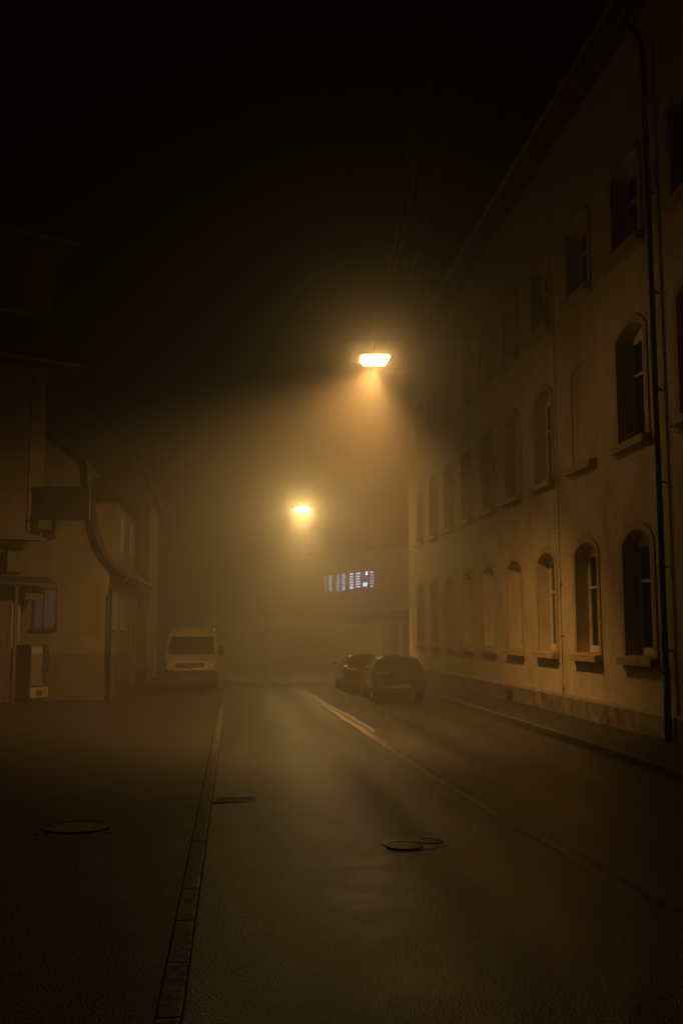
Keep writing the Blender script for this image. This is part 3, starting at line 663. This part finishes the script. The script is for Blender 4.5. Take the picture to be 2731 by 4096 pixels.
def vpatch(pts_yz, ua, ub, out, mat, name, par=vn, n=8):
    m = MB()
    for (a, c) in zip(pts_yz[:-1], pts_yz[1:]):
        for i in range(n):
            P = []
            for (q, u) in ((a, i / n), (a, (i + 1) / n), (c, (i + 1) / n), (c, i / n)):
                uu = ua + (ub - ua) * u; p = vp(q[0], q[1], uu); P.append((p[0], p[1] - out, p[2] + out * .5))
            m.quad(*P)
    return m.build(name, mat, par, smooth=True)
vpatch([(.76, 1.36), (1.16, 1.92), (1.25, 2.03)], -.9, .9, .012, M['carglass'], 'windscreen')
vpatch([(.02, .88), (.05, .98), (.1, 1.04)], -.58, .58, .014, M['bumper'], 'grille')
gb = MB(); gb.box(-.5, .5, -.02, .012, .9, .93); gb.build('grille_bar', M['chrome'], vn)
eb = MB(); eb.lathe([(.075, -.035), (.085, -.03), (.085, -.015), (.075, -.01)], (0, 0, .915), 'y', 20); eb.build('badge', M['chrome'], vn)
bp = MB()
for u0, u1 in zip(us[:-1], us[1:]):
    P = []
    for z in (.26, .3, .74, .78):
        P.append([(u * vx(z, 0) * 1.015, (.14 * u ** 4) - (.07 if .28 < z < .76 else .03), z) for u in (u0, u1)])
    for q, r_ in zip(P[:-1], P[1:]): bp.quad(q[0], q[1], r_[1], r_[0])
for s in (-1, 1): bp.quad((s * .92, .1, .26), (s * .915, .07, .74), (s * 1.0, .55, .74), (s * 1.0, .55, .26))
bp.build('front_bumper', M['bumper'], vn)
for s in (-1, 1):
    h = MB()
    h.hexa([(s * .58, -.012, .8), (s * .88, .1, .8), (s * .9, .25, .82), (s * .58, .1, .8), (s * .6, .04, 1.0), (s * .9, .18, 1.1), (s * .93, .42, 1.16), (s * .62, .2, 1.04)])
    h.build('headlight', M['lens'], vn, bevel=.015)
    m_ = MB(); m_.hexa([(s * 1.03, .92, 1.32), (s * 1.24, .9, 1.32), (s * 1.24, 1.05, 1.32), (s * 1.03, 1.05, 1.32), (s * 1.03, .93, 1.66), (s * 1.22, .91, 1.66), (s * 1.22, 1.05, 1.64), (s * 1.03, 1.05, 1.64)])
    m_.box(min(s * .93, s * 1.04), max(s * .93, s * 1.04), .95, 1.02, 1.4, 1.46); m_.build('wing_mirror', M['bumper'], vn, bevel=.025)
    sw = MB(); sw.quad((s * (vw(1.36) + .004), 1.0, 1.36), (s * (vw(1.36) + .004), 1.95, 1.34), (s * (vw(1.95) + .004), 1.95, 1.95), (s * (vw(1.95) + .004), 1.36, 1.95)); sw.build('side_window', M['carglass'], vn)
    dh = MB(); dh.box(min(s * 1.0, s * 1.03), max(s * 1.0, s * 1.03), 1.75, 1.95, 1.1, 1.14); dh.build('door_handle', M['bumper'], vn)
    fl_ = MB(); fl_.lathe([(.06, -.092), (.06, -.07)], (s * .7, .06, .46), 'y', 14); fl_.build('fog_lamp', M['bumper'], vn)
    for yw in (.95, 4.2): wheel(vn, s * .89, yw, .34, s)
    mk = MB(); mk.box(s * .55 - .02, s * .55 + .02, 1.62, 1.72, 2.31, 2.35); mk.build('roof_marker', M['lens'], vn)
wp = MB()
for s in (-.45, .3): wp.tube([(s, .66, 1.33), (s + .42, .72, 1.4)], .012, 6)
wp.build('wipers', M['bumper'], vn)
plate(vn, 0, -.072, .5)

# ------------------------------------------------------------------ far end of the street
fb = Vector((5.44, 68.0, 0)); fang = math.atan2(-.909, .415)
fw = thing('workshop_building', fb, 'workshop with a strip of blue-white lit windows over its ground floor, far end', 'building', rz=fang)
# local: x along the front from the far corner (0) to the near one, y into the building is +y; front faces -y
LEN = 14.0
w = MB(); w.box(0, LEN, 0, 9, 0, 4.88); w.box(0, 1.0, 0, 9, 4.881, 6.05); w.box(7.62, LEN, 0, 9, 4.881, 6.05); w.box(0, LEN, .6, 9, 4.881, 6.05); w.box(0, LEN, 0, 9, 6.051, 7.4); w.build('wall', M['far_wall'], fw)
w = MB(); w.box(-.3, LEN + .3, -.4, 9.3, 7.401, 7.6); w.build('roof', M['roof'], fw)
w = MB(); w.box(-.1, LEN, -.55, -.002, 3.52, 3.7); w.build('canopy', M['concrete'], fw)
specs = [('pane_dim', 0), ('pane_low', 0), ('pane_low', 1), ('pane_mid', 1), ('pane_bright', 2), ('pane_bright', 2), ('pane_low', 3), ('pane_mid', 2)]
PANES = [(1.13, 1.5), (1.73, 2.25), (2.75, 3.22), (3.45, 3.95), (4.41, 4.98), (5.19, 5.8), (6.04, 6.66), (6.87, 7.42)]
for i, (mt, bl) in enumerate(specs):
    bx = PANES[i][0]; wd = PANES[i][1] - bx
    f = MB(); f.box(bx - .1, bx, -.03, .08, 4.885, 6.045); f.box(bx + wd, bx + wd + .1, -.03, .08, 4.885, 6.045); f.box(bx, bx + wd, -.03, .08, 4.885, 4.94); f.box(bx, bx + wd, -.03, .08, 6.0, 6.045)
    fr = f.build('window', M['far_dark'], fw)
    p = MB()
    if bl == 3: p.box(bx, bx + wd, .05, .06, 5.1, 5.35)
    else: p.box(bx, bx + wd, .05, .06, 4.94, 6.0)
    p.build('pane', M[mt] if bl != 3 else M['pane_bright'], fr)
    if bl == 3:
        p = MB(); p.box(bx, bx + wd, .05, .06, 5.36, 6.0); p.box(bx, bx + wd, .05, .06, 4.94, 5.09); p.build('roller_blind', M['blind'], fr)
        p = MB(); p.lathe([(.01, -.045), (.05, -.03), (.065, 0), (.05, .03), (.01, .045)], (bx + wd - .08, -.02, 5.9), 'y', 12); p.build('work_lamp', M['tube'], fr)
        for k in range(4):
            p = MB(); p.box(bx + wd - .1, bx + wd - .04, .03, .045, 5.46 + k * .12, 5.5 + k * .12); p.build('light_slot', M['pane_bright'], fr)
    elif bl:
        p = MB(); n = 6
        for k in range(n):      # closed slats with lit gaps between
            z = 5.96 - k * .165 - .1; hw = .028 if bl == 1 else .05
            if bl == 2 and i != 5 and k == n - 1: continue
            p.box(bx, bx + wd, .02, .035, z - hw, z + hw)
        if bl == 2: p.box(bx, bx + wd, .02, .035, 4.945, 5.02)
        p.build('blind', M['blind'], fr)
# ground floor doors
for x0, x1, z1 in ((.5, 1.35, 2.6), (9.15, 10.0, 2.6), (10.7, 11.3, 2.6)):
    d = MB(); d.box(x0, x1, -.03, -.002, .02, z1); do = d.build('door', M['far_dark'], fw)
    d = MB(); d.box(x0 - .09, x0 - .002, -.06, -.002, .02, z1 + .09); d.box(x1 + .002, x1 + .09, -.06, -.002, .02, z1 + .09); d.box(x0, x1, -.06, -.002, z1 + .002, z1 + .09); d.build('door_frame', M['shutter'], do)
d = MB(); d.box(2.2, 8.3, -.025, -.002, .02, 2.75)
for k in range(9): d.box(2.2, 8.3, -.04, -.026, .06 + k * .3, .3 + k * .3)
d.build('roller_gate', M['gate'], fw)
d = MB(); d.box(.0, 12, -.04, -.001, 2.95, 3.4); d.build('canopy_shade', M['far_dark'], fw)  # flat dark band painting the shade under the canopy

gg = thing('garage', (1.0, 73, 0), 'low flat roofed garage fading into fog at the bend of the street', 'garage')
w = MB((1, 73, 0)); w.box(-1.7, 3.6, 73, 79, 0, 2.8); w.build('wall', M['far_wall'], gg)
w = MB((1, 73, 0)); w.box(-1.9, 3.8, 72.7, 79.2, 2.801, 3.0); w.build('roof', M['concrete'], gg)
for k in range(2):
    w = MB((1, 73, 0)); w.box(-1.3 + k * 2.5, .9 + k * 2.5, 72.97, 72.998, .05, 2.3)
    for j in range(7): w.box(-1.3 + k * 2.5, .9 + k * 2.5, 72.95, 72.969, .1 + j * .31, .36 + j * .31)
    w.build('garage_door', M['far_dark'], gg)
sp = thing('sign_post', (2.72, 62, 0), 'thin street sign post with two small plates in the fog', 'sign post')
w = MB(); w.tube([(0, 0, -.01), (0, 0, 3.05)], .035, 10); w.build('post', M['gutter'], sp, smooth=True)
w = MB(); w.box(-.3, .3, -.06, -.04, 2.72, 2.98); w.build('upper_plate', M['sign_metal'], sp, bevel=.008)
w = MB(); w.box(-.1, .42, -.06, -.04, 2.42, 2.64); w.build('lower_plate', M['sign_metal'], sp, bevel=.008)

# ------------------------------------------------------------------ covers in the ground
dg = thing('drain_grate', (.05, 14.1, rz_(.05, 14.1)), 'rectangular cast iron drain grate in the road beside the left kerb', 'drain grate')
w = MB(); w.box(-.31, .31, -.2, -.16, -.01, .01); w.box(-.31, .31, .16, .2, -.01, .01); w.box(-.31, -.27, -.16, .16, -.01, .01); w.box(.27, .31, -.16, .16, -.01, .01); w.build('frame', M['cast'], dg)
w = MB()
for k in range(9): w.box(-.268, .268, -.15 + k * .036, -.134 + k * .036, -.008, .008)
w.build('grating', M['cast'], dg)
w = MB(); w.box(-.269, .269, -.159, .159, -.012, -.002); w.build('pit', M['ink'], dg)
mh = thing('manhole_cover', (-1.77, 12.08, .06), 'round manhole cover with pale concrete centre in the left pavement', 'manhole cover')
def annulus(m, r0, r1, z0, z1, seg=40):
    for k in range(seg):
        a, b_ = 2 * math.pi * k / seg, 2 * math.pi * (k + 1) / seg
        P = lambda r, t, z: (r * math.cos(t), r * math.sin(t), z)
        m.quad(P(r0, a, z1), P(r1, a, z1), P(r1, b_, z1), P(r0, b_, z1)); m.quad(P(r1, a, z0), P(r1, b_, z0), P(r1, b_, z1), P(r1, a, z1)); m.quad(P(r0, a, z0), P(r0, b_, z0), P(r0, b_, z1), P(r0, a, z1))
w = MB(); annulus(w, .345, .4, -.01, .014); w.box(-.42, -.38, -.42, -.3, -.01, .012); w.box(.38, .42, -.42, .42, -.01, .01); w.build('frame', M['cast'], mh)
w = MB(); annulus(w, .27, .338, -.01, .009); w.build('rim', M['cast'], mh)
w = MB(); w.lathe([(.268, -.01), (.268, .006), (.25, .007)], (0, 0, 0), 'z', 40); w.build('concrete_infill', M['concrete'], mh)
vc = thing('valve_cover', (1.93, 10.85, rz_(1.93, 10.85)), 'pair of small sunken valve covers in a broken patch of road', 'valve cover')
w = MB(); random.seed(3); n = 40
pts = [((.36 + .06 * math.sin(3 * t + 1) + random.uniform(-.03, .03)) * math.cos(t), (.26 + random.uniform(-.03, .03)) * math.sin(t), .006) for t in (2 * math.pi * k / n for k in range(n))]
for i in range(n): w.quad((0, 0, .014), pts[i], pts[(i + 1) % n])
w.build('asphalt_patch', M['pale_road'], vc, smooth=True)
for cx, cy, r in ((-.12, -.08, .2), (.2, .1, .14)):
    w = MB(); w.lathe([(r, .004), (r, .018), (r - .02, .02), (r - .026, .012), (r - .03, .012)], (cx, cy, 0), 'z', 28); w.build('collar', M['cast'], vc)
    w = MB(); w.lathe([(r - .032, .004), (r - .032, .016), (.01, .018)], (cx, cy, 0), 'z', 28)
    for k in range(-3, 4):
        q = (r - .06); x = k * q / 3.6; h_ = math.sqrt(max(0, q * q - x * x))
        w.box(cx + x - .008, cx + x + .008, cy - h_, cy + h_, .0185, .022)
    w.build('lid', M['cast'], vc)

# ------------------------------------------------------------------ fog, sky, camera
hz = MB(); hz.box(-95, 95, -55, 125, -1.1, 21.5)
m = bpy.data.materials.new('fog'); m.use_nodes = True; nt = m.node_tree; nt.nodes.clear()
out = nt.nodes.new('ShaderNodeOutputMaterial'); pvn = nt.nodes.new('ShaderNodeVolumePrincipled')
FOG_BROAD = (.0125, .04); FOG_FORWARD = (.009, .93)      # droplets: a broad lobe and a sharp forward peak, both even in density
pv2 = nt.nodes.new('ShaderNodeVolumePrincipled'); add = nt.nodes.new('ShaderNodeAddShader')
for nd, (dn, an) in ((pvn, FOG_BROAD), (pv2, FOG_FORWARD)):
    nd.inputs['Color'].default_value = (.93, .92, .9, 1); nd.inputs['Density'].default_value = dn; nd.inputs['Anisotropy'].default_value = an
nt.links.new(pvn.outputs['Volume'], add.inputs[0]); nt.links.new(pv2.outputs['Volume'], add.inputs[1])
nt.links.new(add.outputs['Shader'], out.inputs['Volume'])
tag(hz.build('haze', m), kind='stuff')

wd = bpy.data.worlds.new('World'); sc.world = wd; wd.use_nodes = True; nt = wd.node_tree
bg = nt.nodes['Background']; sky = nt.nodes.new('ShaderNodeTexSky'); sky.sky_type = 'NISHITA'; sky.sun_disc = False
sky.sun_elevation = R(-9); sky.sun_rotation = R(200)
nt.links.new(sky.outputs['Color'], bg.inputs['Color']); bg.inputs['Strength'].default_value = .05

cam = bpy.data.cameras.new('camera'); co = bpy.data.objects.new('camera', cam); COL.objects.link(co); sc.camera = co
cam.sensor_fit = 'HORIZONTAL'; cam.sensor_width = 24; cam.lens = 24 * 2287 / 1568; cam.clip_start = .1; cam.clip_end = 400
co.location = (0, 0, 2.3); co.rotation_euler = (R(90 + 6.832), 0, R(-6.047))

sc.render.engine = 'CYCLES'
cy = sc.cycles; cy.use_denoising = True; cy.use_adaptive_sampling = False; cy.max_bounces = 8; cy.diffuse_bounces = 3; cy.glossy_bounces = 3; cy.volume_bounces = 0; cy.transmission_bounces = 2
cy.sample_clamp_indirect = 4.0; cy.caustics_reflective = False; cy.caustics_refractive = False
sc.view_settings.view_transform = 'Standard'; sc.view_settings.look = 'None'; sc.view_settings.exposure = 0; sc.view_settings.gamma = 1
